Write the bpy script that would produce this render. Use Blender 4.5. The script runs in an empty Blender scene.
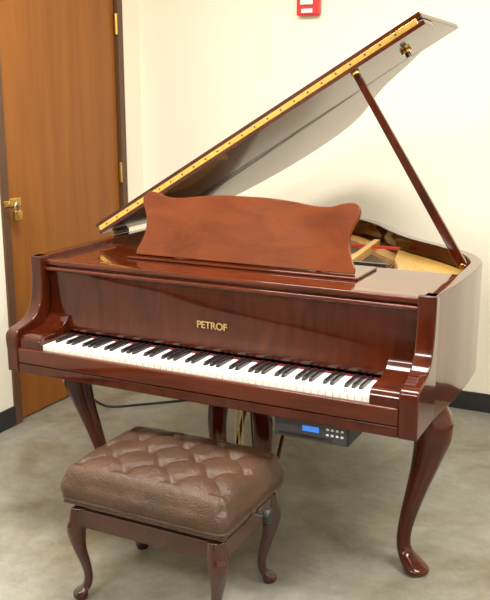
import bpy, bmesh, math, random
from mathutils import Vector, Matrix
random.seed(3)
S=bpy.context.scene
try: S.view_settings.view_transform='Standard'
except Exception: pass
COL=S.collection
W=1.524; WA=1.506; KC=.748; KW=1.214; ZB=.622; ZT=1.018; YC=.155; YF=.60; TH=math.radians(30.7); HZ=1.035

# ---------------------------------------------------------------- materials
def newmat(name):
    m=bpy.data.materials.new(name); m.use_nodes=True
    nt=m.node_tree; b=nt.nodes['Principled BSDF']
    return m,nt,b
def setin(b,k,v):
    if k in b.inputs: b.inputs[k].default_value=v
def plain(name,col,rough=.5,metal=0,coat=0,emit=None,es=0,var=.08,scale=30):
    m,nt,b=newmat(name)
    n=nt.nodes.new('ShaderNodeTexNoise'); n.inputs['Scale'].default_value=scale
    tc=nt.nodes.new('ShaderNodeTexCoord'); nt.links.new(tc.outputs['Object'],n.inputs['Vector'])
    r=nt.nodes.new('ShaderNodeValToRGB')
    r.color_ramp.elements[0].position=.3; r.color_ramp.elements[1].position=.7
    r.color_ramp.elements[0].color=[c*(1-var) for c in col]+[1]; r.color_ramp.elements[1].color=[min(1,c*(1+var)) for c in col]+[1]
    nt.links.new(n.outputs['Fac'],r.inputs['Fac']); nt.links.new(r.outputs['Color'],b.inputs['Base Color'])
    b.inputs['Roughness'].default_value=rough; b.inputs['Metallic'].default_value=metal
    setin(b,'Coat Weight',coat); setin(b,'Coat Roughness',.04)
    if emit: 
        setin(b,'Emission Color',list(emit)+[1]); setin(b,'Emission Strength',es)
    return m
def wood(name,c1,c2,stretch=(1,1,14),scale=3,rough=.15,coat=1,coatr=.03,spec=.5,cior=1.5,p0=.32,p1=.7):
    m,nt,b=newmat(name)
    tc=nt.nodes.new('ShaderNodeTexCoord'); mp=nt.nodes.new('ShaderNodeMapping')
    mp.inputs['Scale'].default_value=stretch
    nt.links.new(tc.outputs['Object'],mp.inputs['Vector'])
    n=nt.nodes.new('ShaderNodeTexNoise'); n.inputs['Scale'].default_value=scale; n.inputs['Detail'].default_value=8; n.inputs['Roughness'].default_value=.6
    n.inputs['Distortion'].default_value=.6
    nt.links.new(mp.outputs['Vector'],n.inputs['Vector'])
    r=nt.nodes.new('ShaderNodeValToRGB')
    r.color_ramp.elements[0].position=p0; r.color_ramp.elements[1].position=p1
    r.color_ramp.elements[0].color=list(c1)+[1]; r.color_ramp.elements[1].color=list(c2)+[1]
    nt.links.new(n.outputs['Fac'],r.inputs['Fac']); nt.links.new(r.outputs['Color'],b.inputs['Base Color'])
    b.inputs['Roughness'].default_value=rough
    setin(b,'Coat Weight',coat); setin(b,'Coat Roughness',coatr); setin(b,'Specular IOR Level',spec); setin(b,'Coat IOR',cior)
    return m
MAH=wood('mahogany_lacquer',(.036,.0048,.0014),(.078,.0125,.0034),(2,2,.35),9,spec=.1,coat=.9,coatr=.015,cior=1.36)
MAHH=wood('mahogany_lacquer_horizontal',(.054,.008,.002),(.10,.017,.0042),(.35,2,2),9,spec=.1,coat=.9,coatr=.015,cior=1.38)
DESKW=wood('mahogany_desk',(.095,.017,.0028),(.175,.036,.0055),(.6,2,1.6),7,rough=.25,coat=.5,coatr=.03,spec=.15,cior=1.4)
LIDU=wood('lid_underside_lacquer',(.050,.019,.010),(.085,.036,.020),(.3,2,2),5,rough=.2,coat=.42,coatr=.04,spec=.2)
BRASS=plain('brass',(.75,.50,.14),.25,1,var=.12,scale=60)
LETT=plain('gold_inlay',(.50,.35,.13),.5,.3)
GOLD=plain('gold_paint_plate',(.78,.47,.11),.35,.5)
IVORY=plain('white_key',(.90,.89,.84),.25,0,.3,var=.01)
EBONY=plain('black_key',(.012,.010,.010),.3,0,.4)
FELT=plain('red_felt',(.16,.006,.006),.9)
FELTB=plain('bright_red_felt',(.45,.03,.015),.9)
STEEL=plain('steel_strings',(.6,.58,.52),.3,1)
BLACK=plain('black_plastic',(.015,.015,.017),.45)
RUB=plain('black_rubber_baseboard',(.018,.018,.018),.6)
GREYM=plain('grey_metal',(.06,.06,.07),.4,.4)
BLUE=plain('blue_display',(.02,.1,.5),.2,emit=(.1,.35,1),es=.5)
RED=plain('red_plastic',(.65,.02,.02),.35)
WHITE=plain('white_plastic',(.8,.8,.78),.4)
FRAME=plain('door_frame_paint',(.10,.045,.02),.4)
BWOOD=wood('bench_wood',(.026,.005,.002),(.055,.011,.0045),(2,2,.4),8,rough=.2,coat=.7,spec=.3)
DOORM=wood('door_wood_veneer',(.235,.076,.010),(.32,.112,.017),(4,4,.25),3,rough=.45,coat=.1,coatr=.2,spec=.3)
def leather():
    m,nt,b=newmat('brown_leather')
    tc=nt.nodes.new('ShaderNodeTexCoord')
    n=nt.nodes.new('ShaderNodeTexNoise'); n.inputs['Scale'].default_value=9; n.inputs['Detail'].default_value=5
    nt.links.new(tc.outputs['Object'],n.inputs['Vector'])
    r=nt.nodes.new('ShaderNodeValToRGB'); r.color_ramp.elements[0].position=.3; r.color_ramp.elements[1].position=.75
    r.color_ramp.elements[0].color=(.044,.020,.010,1); r.color_ramp.elements[1].color=(.090,.042,.022,1)
    nt.links.new(n.outputs['Fac'],r.inputs['Fac']); nt.links.new(r.outputs['Color'],b.inputs['Base Color'])
    v=nt.nodes.new('ShaderNodeTexVoronoi'); v.inputs['Scale'].default_value=260
    nt.links.new(tc.outputs['Object'],v.inputs['Vector'])
    n2=nt.nodes.new('ShaderNodeTexNoise'); n2.inputs['Scale'].default_value=22; n2.inputs['Detail'].default_value=4
    nt.links.new(tc.outputs['Object'],n2.inputs['Vector'])
    ad=nt.nodes.new('ShaderNodeMath'); ad.operation='MULTIPLY_ADD'; ad.inputs[1].default_value=5.0
    nt.links.new(n2.outputs['Fac'],ad.inputs[0]); nt.links.new(v.outputs['Distance'],ad.inputs[2])
    bp=nt.nodes.new('ShaderNodeBump'); bp.inputs['Strength'].default_value=.4; bp.inputs['Distance'].default_value=.004
    nt.links.new(ad.outputs[0],bp.inputs['Height']); nt.links.new(bp.outputs['Normal'],b.inputs['Normal'])
    b.inputs['Roughness'].default_value=.36
    return m
LEATH=leather()
def wallmat(name,col):
    m,nt,b=newmat(name)
    tc=nt.nodes.new('ShaderNodeTexCoord')
    n=nt.nodes.new('ShaderNodeTexNoise'); n.inputs['Scale'].default_value=120; n.inputs['Detail'].default_value=3
    nt.links.new(tc.outputs['Object'],n.inputs['Vector'])
    bp=nt.nodes.new('ShaderNodeBump'); bp.inputs['Strength'].default_value=.08; bp.inputs['Distance'].default_value=.003
    nt.links.new(n.outputs['Fac'],bp.inputs['Height']); nt.links.new(bp.outputs['Normal'],b.inputs['Normal'])
    b.inputs['Base Color'].default_value=list(col)+[1]; b.inputs['Roughness'].default_value=.75
    return m
WALL=wallmat('cream_wall_paint',(.88,.83,.69))
WALLD=wallmat('near_wall_reflection_dark',(.13,.095,.07))  # invented dark tone for the unseen near wall, dims reflections in the lacquer
CEIL=wallmat('ceiling_paint',(.85,.84,.80))
def floormat():
    m,nt,b=newmat('stained_concrete')
    tc=nt.nodes.new('ShaderNodeTexCoord')
    n=nt.nodes.new('ShaderNodeTexNoise'); n.inputs['Scale'].default_value=1.5; n.inputs['Detail'].default_value=8; n.inputs['Roughness'].default_value=.62
    n.inputs['Distortion'].default_value=.8
    nt.links.new(tc.outputs['Object'],n.inputs['Vector'])
    r=nt.nodes.new('ShaderNodeValToRGB'); e=r.color_ramp.elements
    e[0].position=.33; e[0].color=(.165,.137,.080,1); e[1].position=.68; e[1].color=(.32,.31,.27,1)
    x=e.new(.47); x.color=(.25,.232,.182,1)
    nt.links.new(n.outputs['Fac'],r.inputs['Fac'])
    n3=nt.nodes.new('ShaderNodeTexNoise'); n3.inputs['Scale'].default_value=11; n3.inputs['Detail'].default_value=10; n3.inputs['Roughness'].default_value=.8
    nt.links.new(tc.outputs['Object'],n3.inputs['Vector'])
    mx=nt.nodes.new('ShaderNodeMix'); mx.data_type='RGBA'; mx.blend_type='OVERLAY'; mx.inputs[0].default_value=.65
    nt.links.new(r.outputs['Color'],mx.inputs[6]); nt.links.new(n3.outputs['Fac'],mx.inputs[7])
    n4=nt.nodes.new('ShaderNodeTexNoise'); n4.inputs['Scale'].default_value=7; n4.inputs['Detail'].default_value=12; n4.inputs['Roughness'].default_value=.85
    nt.links.new(tc.outputs['Object'],n4.inputs['Vector'])
    r4=nt.nodes.new('ShaderNodeValToRGB'); r4.color_ramp.elements[0].position=.60; r4.color_ramp.elements[0].color=(1,1,1,1); r4.color_ramp.elements[1].position=.70; r4.color_ramp.elements[1].color=(.62,.57,.48,1)
    nt.links.new(n4.outputs['Fac'],r4.inputs['Fac'])
    m2=nt.nodes.new('ShaderNodeMix'); m2.data_type='RGBA'; m2.blend_type='MULTIPLY'; m2.inputs[0].default_value=1
    nt.links.new(mx.outputs[2],m2.inputs[6]); nt.links.new(r4.outputs['Color'],m2.inputs[7])
    nt.links.new(m2.outputs[2],b.inputs['Base Color'])
    b.inputs['Roughness'].default_value=.4
    return m
FLOOR=floormat()

# ---------------------------------------------------------------- helpers
def empty(name,loc=(0,0,0)):
    e=bpy.data.objects.new(name,None); COL.objects.link(e); e.empty_display_size=.1; return e
def mkobj(name,verts,faces,mat,parent=None,smooth=False,bevel=0,seg=2,sub=0):
    me=bpy.data.meshes.new(name); me.from_pydata([tuple(v) for v in verts],[],faces); me.update()
    bm=bmesh.new(); bm.from_mesh(me); bmesh.ops.recalc_face_normals(bm,faces=bm.faces); bm.to_mesh(me); bm.free()
    o=bpy.data.objects.new(name,me); COL.objects.link(o)
    if mat: me.materials.append(mat)
    if parent: o.parent=parent
    if smooth:
        for p in me.polygons: p.use_smooth=True
    if bevel:
        md=o.modifiers.new('bev','BEVEL'); md.width=bevel; md.segments=seg; md.limit_method='ANGLE'; md.angle_limit=math.radians(40)
        for p in me.polygons: p.use_smooth=True
        wn=o.modifiers.new('wn','WEIGHTED_NORMAL')
    if sub:
        md=o.modifiers.new('sub','SUBSURF'); md.levels=sub; md.render_levels=sub
    return o
BOXF=[(0,1,3,2),(4,6,7,5),(0,4,5,1),(2,3,7,6),(0,2,6,4),(1,5,7,3)]
def boxv(lo,hi):
    return [(x,y,z) for x in (lo[0],hi[0]) for y in (lo[1],hi[1]) for z in (lo[2],hi[2])]
def box(name,lo,hi,mat,parent=None,bevel=.003):
    return mkobj(name,boxv(lo,hi),BOXF,mat,parent,bevel=bevel)
def boxes(name,lst,mat,parent=None,bevel=0):
    V=[];F=[]
    for b in lst:
        v=b if len(b)==8 else boxv(*b)
        k=len(V); V+=v; F+=[tuple(i+k for i in f) for f in BOXF]
    return mkobj(name,V,F,mat,parent,bevel=bevel)
def prism(name,pts,fn,t0,t1,mat,parent=None,bevel=.003,seg=2):
    """pts: 2D outline; fn(a,b,t)->3D"""
    n=len(pts)
    V=[fn(a,b,t0) for a,b in pts]+[fn(a,b,t1) for a,b in pts]
    F=[tuple(range(n)),tuple(range(2*n-1,n-1,-1))]+[(i,(i+1)%n,n+(i+1)%n,n+i) for i in range(n)]
    return mkobj(name,V,F,mat,parent,bevel=bevel,seg=seg)
def catmull(P,n=8,closed=False):
    out=[];m=len(P)
    rng=range(m if closed else m-1)
    for i in rng:
        if closed: p0,p1,p2,p3=P[(i-1)%m],P[i],P[(i+1)%m],P[(i+2)%m]
        else: p0,p1,p2,p3=P[max(i-1,0)],P[i],P[i+1],P[min(i+2,m-1)]
        for k in range(n):
            t=k/n
            out.append(tuple(.5*((2*b)+(-a+c)*t+(2*a-5*b+4*c-d)*t*t+(-a+3*b-3*c+d)*t**3) for a,b,c,d in zip(p0,p1,p2,p3)))
    if not closed: out.append(tuple(P[-1]))
    return out
def loft(name,path,mat,parent=None,seg=20,power=2.6,n=7,rot=0,taper_power=None):
    """path items (x,y,z,rx,ry); horizontal rings"""
    P=catmull(path,n); V=[];F=[]
    for (x,y,z,rx,ry) in P:
        for k in range(seg):
            a=2*math.pi*k/seg
            c,s=math.cos(a),math.sin(a)
            u=math.copysign(abs(c)**(2/power),c)*rx; v=math.copysign(abs(s)**(2/power),s)*ry
            V.append((x+u*math.cos(rot)-v*math.sin(rot),y+u*math.sin(rot)+v*math.cos(rot),z))
    m=len(P)
    for i in range(m-1):
        for k in range(seg):
            F.append((i*seg+k,i*seg+(k+1)%seg,(i+1)*seg+(k+1)%seg,(i+1)*seg+k))
    F.append(tuple(range(seg))); F.append(tuple((m-1)*seg+k for k in reversed(range(seg))))
    return mkobj(name,V,F,mat,parent,smooth=True)
def tube(name,pts,r,mat,parent=None,smoothn=8):
    cu=bpy.data.curves.new(name,'CURVE'); cu.dimensions='3D'; cu.bevel_depth=r; cu.bevel_resolution=3; cu.use_fill_caps=True
    for pl in (pts if isinstance(pts[0][0],(tuple,list)) else [pts]):
        P=catmull([tuple(p) for p in pl],smoothn) if smoothn and len(pl)>2 else pl
        sp=cu.splines.new('POLY'); sp.points.add(len(P)-1)
        for i,p in enumerate(P): sp.points[i].co=(p[0],p[1],p[2],1)
    o=bpy.data.objects.new(name,cu); COL.objects.link(o); cu.materials.append(mat)
    if parent: o.parent=parent
    return o
def cyl(name,c,axis,r,h,mat,parent=None,seg=24,r2=None):
    ax=Vector(axis).normalized(); q=Vector((0,0,1)).rotation_difference(ax); c=Vector(c)
    V=[];r2=r if r2 is None else r2
    for hh,rr in ((-h/2,r),(h/2,r2)):
        for k in range(seg):
            a=2*math.pi*k/seg; V.append(c+q@Vector((rr*math.cos(a),rr*math.sin(a),hh)))
    F=[tuple(range(seg)),tuple(range(2*seg-1,seg-1,-1))]+[(k,(k+1)%seg,seg+(k+1)%seg,seg+k) for k in range(seg)]
    return mkobj(name,V,F,mat,parent,bevel=min(r,h)*.15)

# ---------------------------------------------------------------- room
XL=-.72; YB=2.03; XR=4.6; YN=-6.2; H=3.0; T=.12
box('floor',(XL-T,YN-T,-.1),(XR+T,YB+T,0),FLOOR,bevel=0)
box('ceiling',(XL-T,YN-T,H),(XR+T,YB+T,H+.1),CEIL,bevel=0)
box('wall_back',(XL-T,YB,0),(XR+T,YB+T,H),WALL,bevel=0)
box('wall_right',(XR,YN,0),(XR+T,YB,H),WALL,bevel=0)
box('wall_near',(XL-T,YN-T,0),(XR+T,YN,H),WALLD,bevel=0)
D0,D1,DH=.86,1.80,2.14
boxes('wall_left',[((XL-T,YN,0),(XL,D0-.05,H)),((XL-T,D1+.05,0),(XL,YB,H)),((XL-T,D0-.05,DH+.05),(XL,D1+.05,H))],WALL)
door=empty('door_1')
box('door_leaf',(XL-.055,D0+.003,.008),(XL-.012,D1-.003,DH-.003),DOORM,door)
boxes('door_frame',[((XL-T,D0-.05,0),(XL+.012,D0,DH+.05)),((XL-T,D1,0),(XL+.012,D1+.05,DH+.05)),((XL-T,D0,DH),(XL+.012,D1,DH+.05))],FRAME,door,bevel=.003)
for i,z in enumerate((.25,1.17,1.97)):
    cyl('hinge_%d'%(i+1),(XL+.004,D1-.006,z),(0,0,1),.009,.11,BRASS,door)
box('hasp_plate',(XL-.012,D0+.005,1.075),(XL-.005,D0+.10,1.115),BRASS,door)
box('hasp_staple_plate',(XL+.012,D0-.045,1.08),(XL+.018,D0+.0,1.11),BRASS,door)
tube('padlock_shackle',[(XL+.035,D0+.01,1.055),(XL+.035,D0+.01,1.085),(XL+.035,D0+.025,1.10),(XL+.035,D0+.04,1.085),(XL+.035,D0+.04,1.055)],.004,STEEL,door)
box('padlock_body',(XL+.024,D0+.002,1.015),(XL+.046,D0+.048,1.06),BRASS,door,bevel=.004)
BH=.10
box('baseboard_back',(XL,YB-.012,0),(XR,YB,BH),RUB,bevel=.004)
box('baseboard_left',(XL,YN,0),(XL+.012,D0-.05,BH),RUB,bevel=.004)
box('baseboard_left_corner',(XL,D1+.05,0),(XL+.012,YB-.012,BH),RUB,bevel=.004)
box('baseboard_right',(XR-.012,YN,0),(XR,YB-.012,BH),RUB,bevel=.004)
fa=empty('fire_alarm_pull_station')
AX,AZ=.325,1.99
box('housing',(AX-.06,YB-.045,AZ),(AX+.06,YB,AZ+.13),RED,fa,bevel=.008)
box('strobe_lens',(AX-.035,YB-.06,AZ+.05),(AX+.035,YB-.045,AZ+.10),WHITE,fa,bevel=.006)
box('label_strip',(AX-.03,YB-.048,AZ+.012),(AX+.03,YB-.045,AZ+.032),WHITE,fa,bevel=.001)

# ---------------------------------------------------------------- piano
P=empty('grand_piano')
ctrl=[(WA+.006,.26),(W-.003,.40),(W,.52),(W,.66),(W-.012,.78),(1.45,.92),(1.32,1.06),(1.17,1.19),(1.04,1.35),(.93,1.51),(.78,1.65),(.58,1.72),(.36,1.72),(.16,1.64),(.04,1.48),(0,1.28),(0,1.05)]
curve=catmull(ctrl,6)
def offset(path,d):
    out=[];n=len(path)
    for i in range(n):
        a=path[max(i-1,0)]; b=path[min(i+1,n-1)]
        t=Vector((b[0]-a[0],b[1]-a[1])).normalized()
        out.append((path[i][0]-t.y*d,path[i][1]+t.x*d))
    return out
outer=[(WA,YC)]+curve+[(0,YC)]
inner=offset(outer,.042)
def Z(a,b,t): return (a,b,t)
n=len(outer); V=[];F=[]
for z in (ZB,ZT):
    V+=[(a,b,z) for a,b in outer]; V+=[(a,b,z) for a,b in inner]
for i in range(n-1):
    F+=[(i,i+1,2*n+i+1,2*n+i),(n+i,3*n+i,3*n+i+1,n+i+1),(2*n+i,2*n+i+1,3*n+i+1,3*n+i),(i,n+i,n+i+1,i+1)]
F+=[(0,2*n,3*n,n),(n-1,2*n-1,4*n-1,3*n-1)]
mkobj('rim',V,F,MAH,P,bevel=.004)
prism('case_underside',offset(outer,.03),Z,ZB+.02,ZB+.05,MAH,P,bevel=0)
prof=[(0,ZB)]+catmull([(0,.70),(-.004,.735),(.0,.762),(.02,.776),(.055,.784),(.095,.797),(.127,.825),(.145,.865),(.152,.91),(YC,.96),(YC,ZT)],4)+[(YC+.05,ZT),(YC+.05,ZB)]
AWL=.048; AWR=.056
prism('arm_left',prof,lambda a,b,t:(t,a,b),-.001,AWL,MAH,P,bevel=.006,seg=3)
prism('arm_right',prof,lambda a,b,t:(t,a,b),WA-AWR,WA+.002,MAH,P,bevel=.006,seg=3)
KX0=KC-KW/2; KX1=KC+KW/2
kb=[(.012,.66)]+catmull([(.012,.735),(.03,.757),(.09,.762),(.15,.77),(.185,.80)],4)+[(.21,.80),(.21,.66)]
prism('key_block_left',kb,lambda a,b,t:(t,a,b),AWL+.0005,KX0-.002,MAH,P,bevel=.004)
prism('key_block_right',kb,lambda a,b,t:(t,a,b),KX1+.002,WA-AWR-.0005,MAH,P,bevel=.004)
box('key_bed',(AWL+.0005,.004,ZB),(WA-AWR-.0005,.5,.655),MAH,P)
box('key_slip',(AWL+.0005,.002,.657),(WA-AWR-.0005,.024,.712),MAHH,P,bevel=.005)
wk=(KX1-KX0)/52
L=[]
for i in range(52):
    x0=KX0+i*wk+.0007; x1=KX0+(i+1)*wk-.0007
    L.append(((x0,.028,.706),(x1,.185,.727)))
boxes('white_keys',L,IVORY,P,bevel=.001)
L=[]
pat={0:1,1:0,2:1,3:1,4:0,5:1,6:1}
for i in range(51):
    if pat[i%7]:
        c=KX0+(i+1)*wk; a=.0065; b=.0050
        L.append([(c-a,.076,.726),(c-b,.084,.7385),(c-a,.186,.726),(c-b,.186,.7385),(c+a,.076,.726),(c+b,.084,.7385),(c+a,.186,.726),(c+b,.186,.7385)])
boxes('black_keys',L,EBONY,P,bevel=.001)
box('key_felt_strip',(KX0,.183,.70),(KX1,.192,.732),FELT,P,bevel=0)
fb=catmull([(.190,.742),(.186,.76),(.196,.80),(.202,.87),(.200,.93),(.194,.962)],5)+[(.225,.962),(.225,.742)]
prism('fallboard',fb,lambda a,b,t:(t,a,b),AWL+.0005,WA-AWR-.0005,MAH,P,bevel=.002)
box('fallboard_top_rail',(AWL+.0005,.172,.964),(WA-AWR-.0005,.24,.978),MAHH,P,bevel=.005)
box('front_stretcher',(.0425,.182,.982),(WA-.0425,.235,1.004),MAHH,P,bevel=.006)
box('stretcher_slot',(.0425,.20,.975),(WA-.0425,.232,.985),EBONY,P,bevel=0)
cu=bpy.data.curves.new('maker_lettering','FONT'); cu.body='PETROF'; cu.size=.035; cu.extrude=.0008; cu.align_x='CENTER'; cu.space_character=.95; cu.offset=.0004
t=bpy.data.objects.new('maker_lettering',cu); COL.objects.link(t); t.parent=P; cu.materials.append(LETT)
t.location=(KC-.012,.1945,.818); t.rotation_euler=(math.radians(92),0,0)
box('music_shelf',(.0425,.236,.985),(W-.05,.60,1.0),MAHH,P,bevel=.003)
c=KC-.002
box('desk_base_rail',(c-.45,.345,1.0),(c+.45,.56,1.010),MAHH,P,bevel=.004)
half=[(0,.248),(.10,.247),(.20,.239),(.28,.229),(.345,.230),(.395,.244),(.435,.246),(.457,.226),(.455,.197),(.440,.168),(.430,.13),(.432,.085),(.445,.05),(.460,.02),(.460,0)]
half=[(a*.930,b*.965) for a,b in half]
hs=catmull(half,4)
out=[(x,z) for x,z in hs]+[(-x,z) for x,z in hs[::-1]][:-1]
tl=math.radians(15)
def desk(a,b,t): return (c+a, .375+b*math.sin(tl)+t*math.cos(tl), 1.014+b*math.cos(tl)-t*math.sin(tl))
prism('music_desk',out,desk,0,.016,DESKW,P,bevel=.004)
boxes('desk_supports',[((c-.3,.41,1.010),(c-.28,.52,1.03)),((c+.28,.41,1.010),(c+.30,.52,1.03))],BRASS,P)
tube('desk_struts',[[(c-.29,.51,1.03),(c-.29,.44,1.15)],[(c+.29,.51,1.03),(c+.29,.44,1.15)]],.004,BRASS,P,0)
inn=[(a,b) for a,b in offset(outer,.046) if b>.6]
inn=[(W-.046,.605)]+inn+[(.046,.605)]
prism('soundboard',inn,Z,.88,.89,plain('spruce_soundboard',(.60,.38,.15),.4),P,bevel=0)
pl=[(a,b) for a,b in offset(outer,.075) if b>.6]; pl=[(W-.075,.605)]+pl+[(.075,.605)]
n=len(pl); ip=offset(pl,.07)
V=[(a,b,z) for z in (.93,.945) for a,b in pl]; V+=[(a,b,z) for z in (.93,.945) for a,b in ip]; F=[]
for i in range(n-1):
    F+=[(i,i+1,n+i+1,n+i),(2*n+i,3*n+i,3*n+i+1,2*n+i+1),(n+i,n+i+1,3*n+i+1,3*n+i),(i,2*n+i,2*n+i+1,i+1)]
mkobj('plate_border',V,F,GOLD,P)
box('plate_web',(.05,.605,.93),(W-.05,.72,.948),GOLD,P,bevel=.004)
tre=[(W-.05,.70)]+[(a,b) for a,b in offset(outer,.05) if b>.70 and b<1.25 and a>1.1]+[(1.08,1.20),(1.13,.98),(1.20,.80),(1.10,.70)]
prism('plate_treble_panel',tre,Z,.935,.962,GOLD,P,bevel=.006)
st=[]
for x0,x1,y1 in ((.35,.25,1.60),(.72,.62,1.62),(1.02,.95,1.32)):
    st.append([(x0-.014,.69,.945),(x0-.014,.69,.982),(x1-.014,y1,.945),(x1-.014,y1,.978),(x0+.014,.69,.945),(x0+.014,.69,.982),(x1+.014,y1,.945),(x1+.014,y1,.978)])
boxes('plate_struts',st,GOLD,P,bevel=.003)
def ymax(x):
    best=.8
    for i in range(len(ip)-1):
        a,b=ip[i],ip[i+1]
        if (a[0]-x)*(b[0]-x)<=0 and abs(a[0]-b[0])>1e-6:
            best=max(best,a[1]+(b[1]-a[1])*(x-a[0])/(b[0]-a[0]))
    return best
sl=[]
for i in range(70):
    x=.16+i*(W-.32)/69; sl.append([(x,.64,.968),(x-.03,min(ymax(x-.03),ymax(x))-.02,.968)])
tube('strings',sl,.0010,STEEL,P,0)
L=[]
for i in range(70):
    x=.16+i*(W-.32)/69
    for k in range(2): L.append(((x-.003+k*.006-.0025,.61+.018*k,.948),(x-.003+k*.006+.0025,.615+.018*k,.972)))
boxes('tuning_pins',L,STEEL,P)
boxes('damper_felts',[((.2,.74,.969),(W-.35,.755,.985))],EBONY,P)
boxes('string_felt',[((.15,1.14,.969),(1.10,1.17,.978)),((.12,.665,.948),(W-.12,.69,.960))],FELTB,P)
# lid
ct,sn=math.cos(TH),math.sin(TH)
SW=1.535; FY=1.125
def LD(s,y,t): return (-.004+s*ct-t*sn, y, HZ+s*sn+t*ct)
lo=offset(curve,-.010)
lo=[(min(p[0],SW),p[1]) for p in lo if p[1]>YF+.05]
lp=[(0,YF),(SW,YF)]+[(max(a,0),b) for a,b in lo]+[(0,1.2)]
prism('lid_main',lp,LD,0,.020,LIDU,P,bevel=.004)
lp2=[(0,YF),(SW,YF),(SW,FY),(0,FY)]
prism('lid_front_flap_folded',lp2,LD,.024,.044,LIDU,P,bevel=.004)
prism('lid_fold_hinge',[(0.01,YF-.003),(SW-.02,YF-.003),(SW-.02,YF+.02),(.01,YF+.02)],LD,.012,.032,BRASS,P,bevel=.001)
prism('lid_edge_main',[(0.0,YF-.0028),(SW,YF-.0028),(SW,YF+.0),(.0,YF+.0)],LD,-.001,.0115,MAH,P,bevel=0)
prism('lid_edge_flap',[(0.0,YF-.0028),(SW,YF-.0028),(SW,YF+.0),(.0,YF+.0)],LD,.0325,.045,MAH,P,bevel=0)
sc=[]
for i in range(24):
    s=.05+i*.06; sc.append([LD(s+a,YF+b,t_) for a in (0,.006) for b in (-.0045,-.003) for t_ in (.019,.025)])
boxes('hinge_screws',sc,EBONY,P)
for i,y in enumerate((.75,1.15)):
    cyl('lid_hinge_%d'%(i+1),(-.004,y,1.027),(0,1,0),.009,.09,MAH,P)
cyl('lid_latch',LD(1.395,.80,-.006),(sn,0,-ct),.020,.012,BRASS,P)
cyl('lid_latch_pin',LD(1.395,.80,-.018),(sn,0,-ct),.010,.02,EBONY,P)
pb=Vector((1.452,.75,1.0)); pt=Vector((1.072,.628,1.666))
d=(pt-pb).normalized(); sd=Vector((0,1,0)); up=d.cross(sd).normalized(); sd=up.cross(d).normalized()
def bar(a,b,wa,wb,ta,tb):
    out=[]
    for s1 in (-1,1):
        for s2 in (-1,1):
            for e,w_,t_ in ((a,wa,ta),(b,wb,tb)):
                out.append(tuple(e+up*s1*w_/2+sd*s2*t_/2))
    return out
v=bar(pb,pt,.034,.024,.020,.018)
mkobj('lid_prop',v,BOXF,MAH,P,bevel=.003)
cyl('prop_pivot',pb+Vector((0,0,.0)),(0,1,0),.012,.03,BRASS,P)
cyl('prop_cup',pt,(sn,0,-ct),.016,.012,BRASS,P)
# ---- legs
def cab(name,x,y,ztop,dx,dy,mat,parent):
    def p(o,z,r,r2=None): return (x+dx*o,y+dy*o,z,r,r2 or r)
    h=ztop
    path=[p(.012,h,.055),p(.026,h*.93,.061),p(.032,h*.82,.057),p(.014,h*.66,.044),p(-.012,h*.48,.033),p(-.036,h*.30,.026),p(-.046,h*.18,.023),p(-.042,h*.11,.025),p(-.022,h*.068,.036),p(-.003,h*.036,.043),p(-.002,h*.012,.041),p(-.006,.0,.034)]
    return loft(name,path,mat,parent,seg=24,power=2.5,n=6,rot=math.radians(45))
cab('leg_front_right',1.436,.355,ZB,1.2,-.6,MAH,P)
cab('leg_front_left',.090,.345,ZB,-1.2,-.6,MAH,P)
cab('leg_rear',.42,1.28,ZB,-.3,1,MAH,P)
for i,(x0,x1) in enumerate(((.690,.665),(.82,.855))):
    loft('lyre_post_%d'%(i+1),[(x0,.36,ZB,.040,.022),(x0+(x1-x0)*.3,.36,.54,.038,.02),(x1,.36,.42,.036,.018),(x0+(x1-x0)*.6,.36,.24,.030,.016),(x0,.36,.12,.028,.016)],MAH,P,power=3.5)
box('lyre_top_block',(.65,.30,ZB-.03),(.87,.42,ZB+.002),MAH,P,bevel=.006)
box('lyre_pedal_box',(.64,.31,.085),(.88,.42,.135),MAH,P,bevel=.008)
for i in range(3):
    box('pedal_%d'%(i+1),(.672+i*.072,.22,.07),(.698+i*.072,.33,.082),BRASS,P,bevel=.005)
tube('lyre_rods',[[(.735,.37,.13),(.735,.37,ZB)],[(.75,.37,.13),(.75,.37,ZB)],[(.765,.37,.13),(.765,.37,ZB)]],.0018,BRASS,P,0)
tube('lyre_braces',[[(.67,.41,.11),(.67,.75,ZB+.03)],[(.85,.41,.11),(.85,.75,ZB+.03)]],.008,MAH,P,0)
# ---- control unit
U=empty('player_control_unit')
ux0,ux1,uz0,uz1,uy=1.028,1.278,.535,.606,.07
box('unit_case',(ux0,uy,uz0),(ux1,uy+.24,uz1),BLACK,U,bevel=.004)
box('unit_faceplate',(ux0+.004,uy-.006,uz0+.004),(ux1-.004,uy,uz1-.004),GREYM,U,bevel=.002)
box('unit_display',(ux0+.10,uy-.008,uz0+.034),(ux0+.155,uy-.006,uz0+.052),BLUE,U,bevel=0)
box('disc_slot',(ux0+.02,uy-.008,uz0+.012),(ux0+.20,uy-.006,uz0+.020),EBONY,U,bevel=0)
boxes('unit_buttons',[((ux0+.18+.016*(i%4),uy-.009,uz0+.03+.018*(i//4)),(ux0+.188+.016*(i%4),uy-.006,uz0+.036+.018*(i//4))) for i in range(8)],WHITE,U)
boxes('mounting_bracket',[((ux0+.01,uy+.02,uz1),(ux0+.03,uy+.22,ZB)),((ux1-.03,uy+.02,uz1),(ux1-.01,uy+.22,ZB))],GREYM,U)
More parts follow.
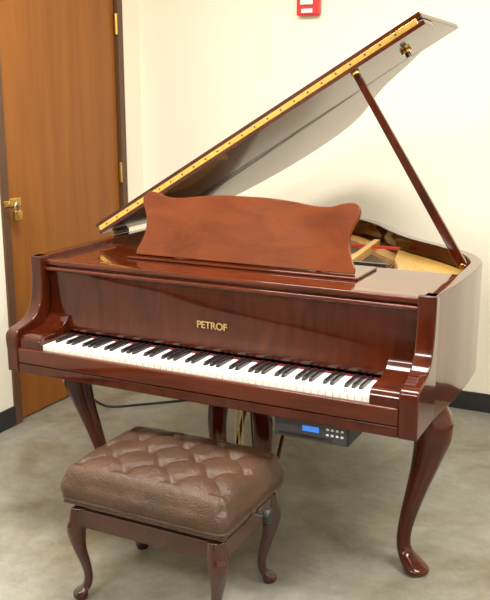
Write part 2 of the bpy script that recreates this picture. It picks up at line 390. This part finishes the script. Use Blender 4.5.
# ---- cables
tube('power_cable',[[(XL+.1,1.30,.006),(-.45,1.22,.006),(-.3,1.33,.006),(-.05,1.56,.006),(.15,1.75,.006),(.35,1.85,.006),(.5,1.95,.006)]],.006,BLACK)
tube('unit_cable',[[(ux0+.03,uy+.24,.56),(.99,.36,.54),(.94,.42,.42),(.90,.46,.44),(.86,.5,.58)],[(.76,.46,.6),(.75,.47,.45),(.75,.5,.2),(.70,.6,.006),(.55,.9,.006)]],.004,BLACK)

# ---------------------------------------------------------------- bench
B=empty('piano_bench')
bx,by=.755,-.098; hw,hd=.290,.212
z0,z1=.358,.462
NX,NY=130,96
PX,PY=.172,.150
def topz(u,v):
    x=u*hw; y=v*hd
    r=.038
    ex=hw-abs(x); ey=hd-abs(y)
    ax_=max(0,r-ex); ay_=max(0,r-ey); q=min(r,math.hypot(ax_,ay_))
    drop=(r-math.sqrt(max(0,r*r-q*q)))
    a=x/PX+y/PY; b=x/PX-y/PY
    A=abs(math.sin(math.pi*(a+.5))); Bq=abs(math.sin(math.pi*(b+.5)))
    A2=1-math.exp(-(A/.30)**1.2); B2=1-math.exp(-(Bq/.30)**1.2)
    btn=math.exp(-((A*A+Bq*Bq)/.20))
    crease=(1-min(A2,B2))*(.3+.7*math.exp(-((A*A+Bq*Bq)/.5)))
    pf=(A*Bq)**.6
    f=min(1,max(0,(min(ex,ey)-.012)/.05)); f=f*f*(3-2*f)
    dome=.024*(1-u**4)*(1-v**4)
    return z1+dome-drop-((1-pf)*.0065+crease*.0045+btn*.017)*f-(crease*.004)*(1-f)*(1 if min(ex,ey)>.002 else 0)
V=[];F=[]
def sq(u,v):
    x=u*hw;y=v*hd;r=.03
    ax_=abs(x)-(hw-r); ay_=abs(y)-(hd-r)
    if ax_>0 and ay_>0:
        m=max(ax_,ay_); h=math.hypot(ax_,ay_); k=m/h
        x=math.copysign(hw-r+ax_*k,x); y=math.copysign(hd-r+ay_*k,y)
    return x,y
for j in range(NY+1):
    for i in range(NX+1):
        u=-1+2*i/NX; v=-1+2*j/NY
        x,y=sq(u,v)
        V.append((bx+x,by+y,topz(u,v)))
for j in range(NY):
    for i in range(NX):
        a=j*(NX+1)+i; F.append((a,a+1,a+NX+2,a+NX+1))
ring=[i for i in range(NX+1)]+[j*(NX+1)+NX for j in range(1,NY+1)]+[NY*(NX+1)+i for i in range(NX-1,-1,-1)]+[j*(NX+1) for j in range(NY-1,0,-1)]
prev=ring
K=8
for k in range(1,K+1):
    t_=k/K; new=[]
    for idx in ring:
        x,y,z=V[idx]; bl=.011*math.sin(math.pi*t_)
        dx=x-bx;dy=y-by; l=math.hypot(dx/hw,dy/hd)
        w_=.0018*math.sin(dx*75+dy*50)*math.sin(math.pi*t_)*(1-t_)
        new.append(len(V)); V.append((bx+dx*(1+(bl+w_)/hw/l),by+dy*(1+(bl+w_)/hd/l),z+(z0-z)*t_))
    m=len(ring)
    for i in range(m): F.append((prev[i],prev[(i+1)%m],new[(i+1)%m],new[i]))
    prev=new
F.append(tuple(prev))
mkobj('tufted_cushion',V,F,LEATH,B,smooth=True)
k=0
for ia in range(-8,9):
    for ib in range(-8,9):
        a=ia+.5;b=ib+.5
        x=(a+b)/2*PX; y=(a-b)/2*PY
        if abs(x)<hw-.05 and abs(y)<hd-.045:
            k+=1
            z=topz(x/hw,y/hd)
            path=[(bx+x,by+y,z-.003,.010,.010),(bx+x,by+y,z+.004,.010,.010),(bx+x,by+y,z+.007,.006,.006),(bx+x,by+y,z+.008,.001,.001)]
            loft('button_%d'%k,path,LEATH,B,seg=12,power=2,n=2)
def ringpts(hx,hy,z,r=.03):
    out=[]
    for cx_,cy_,a0 in ((hx-r,hy-r,0),(-hx+r,hy-r,90),(-hx+r,-hy+r,180),(hx-r,-hy+r,270)):
        for q in range(6):
            a=math.radians(a0+q*18); out.append((bx+cx_+r*math.cos(a),by+cy_+r*math.sin(a),z))
    out.append(out[0]); return out
tube('cushion_piping',ringpts(hw+.002,hd+.002,z0+.006),.005,LEATH,B,0)
box('seat_frame',(bx-hw+.004,by-hd+.004,z0-.018),(bx+hw-.004,by+hd-.004,z0),BWOOD,B,bevel=.006)
box('lower_frame_board',(bx-hw+.03,by-hd+.03,z0-.036),(bx+hw-.03,by+hd-.03,z0-.018),BLACK,B,bevel=.002)
zt=z0-.034
boxes('apron',[((bx-hw+.03,by-hd+.018,zt-.062),(bx+hw-.03,by-hd+.038,zt)),((bx-hw+.03,by+hd-.038,zt-.062),(bx+hw-.03,by+hd-.018,zt)),((bx-hw+.018,by-hd+.03,zt-.062),(bx-hw+.038,by+hd-.03,zt)),((bx+hw-.038,by-hd+.03,zt-.062),(bx+hw-.018,by+hd-.03,zt))],BWOOD,B,bevel=.003)
kk=0
for sx in (-1,1):
    for sy in (-1,1):
        kk+=1
        x=bx+sx*(hw-.044); y=by+sy*(hd-.038); h=zt+.004
        def p(o,z,r): return (x+sx*o,y+sy*o,z,r,r)
        path=[p(0,h,.030),p(.004,h*.86,.033),p(.011,h*.74,.031),p(.006,h*.56,.022),p(-.006,h*.38,.0165),p(-.012,h*.24,.014),p(-.008,h*.14,.015),p(.005,h*.085,.022),p(.008,h*.04,.024),p(.006,0,.019)]
        loft('leg_%d'%kk,path,BWOOD,B,seg=20,power=2.6,n=6,rot=math.radians(45))
cyl('height_knob',(bx+hw+.028,by+.03,zt+.0),(1,0,0),.024,.022,BLACK,B)
cyl('knob_shaft',(bx+hw-.0,by+.03,zt+.0),(1,0,0),.008,.05,STEEL,B)

# ---------------------------------------------------------------- lights
def area(name,loc,rot,sx,sy,e,col=(1,.97,.925)):
    l=bpy.data.lights.new(name,'AREA'); l.shape='RECTANGLE'; l.size=sx; l.size_y=sy; l.energy=e; l.color=col
    o=bpy.data.objects.new(name,l); COL.objects.link(o); o.location=loc; o.rotation_euler=rot; return o
LE=plain('fluorescent_panel',(.9,.9,.9),.5,emit=(1,.97,.92),es=2.0)
for i,(x,y) in enumerate(((.6,-.1),(2.8,-.1),(.6,-3.2),(2.8,-3.2))):
    f=empty('ceiling_light' if i==0 else 'ceiling_light.%03d'%i)
    box('light_panel',(x-.6,y-.3,H-.03),(x+.6,y+.3,H-.001),LE,f)
    area('ceiling_lamp_%d'%(i+1),(x,y,H-.05),(0,0,0),1.2,.6,(82,84,95,95)[i]).parent=f
w=bpy.data.worlds.new('World'); S.world=w; w.use_nodes=True
w.node_tree.nodes['Background'].inputs[0].default_value=(.9,.9,.85,1); w.node_tree.nodes['Background'].inputs[1].default_value=.3

# ---------------------------------------------------------------- camera
yaw,pitch=.4609,.2318
FPX=864
fw=Vector((-math.sin(yaw)*math.cos(pitch),math.cos(yaw)*math.cos(pitch),-math.sin(pitch)))
r=Vector((math.cos(yaw),math.sin(yaw),0)); u=r.cross(fw)
cd=bpy.data.cameras.new('camera'); cam=bpy.data.objects.new('camera',cd); COL.objects.link(cam)
M=Matrix((r,u,-fw)).transposed().to_4x4(); M.translation=Vector((2.098,-2.295,1.589))
cam.matrix_world=M
cd.sensor_fit='VERTICAL'; cd.sensor_height=24; cd.lens=FPX/600*24; cd.clip_start=.05
S.camera=cam
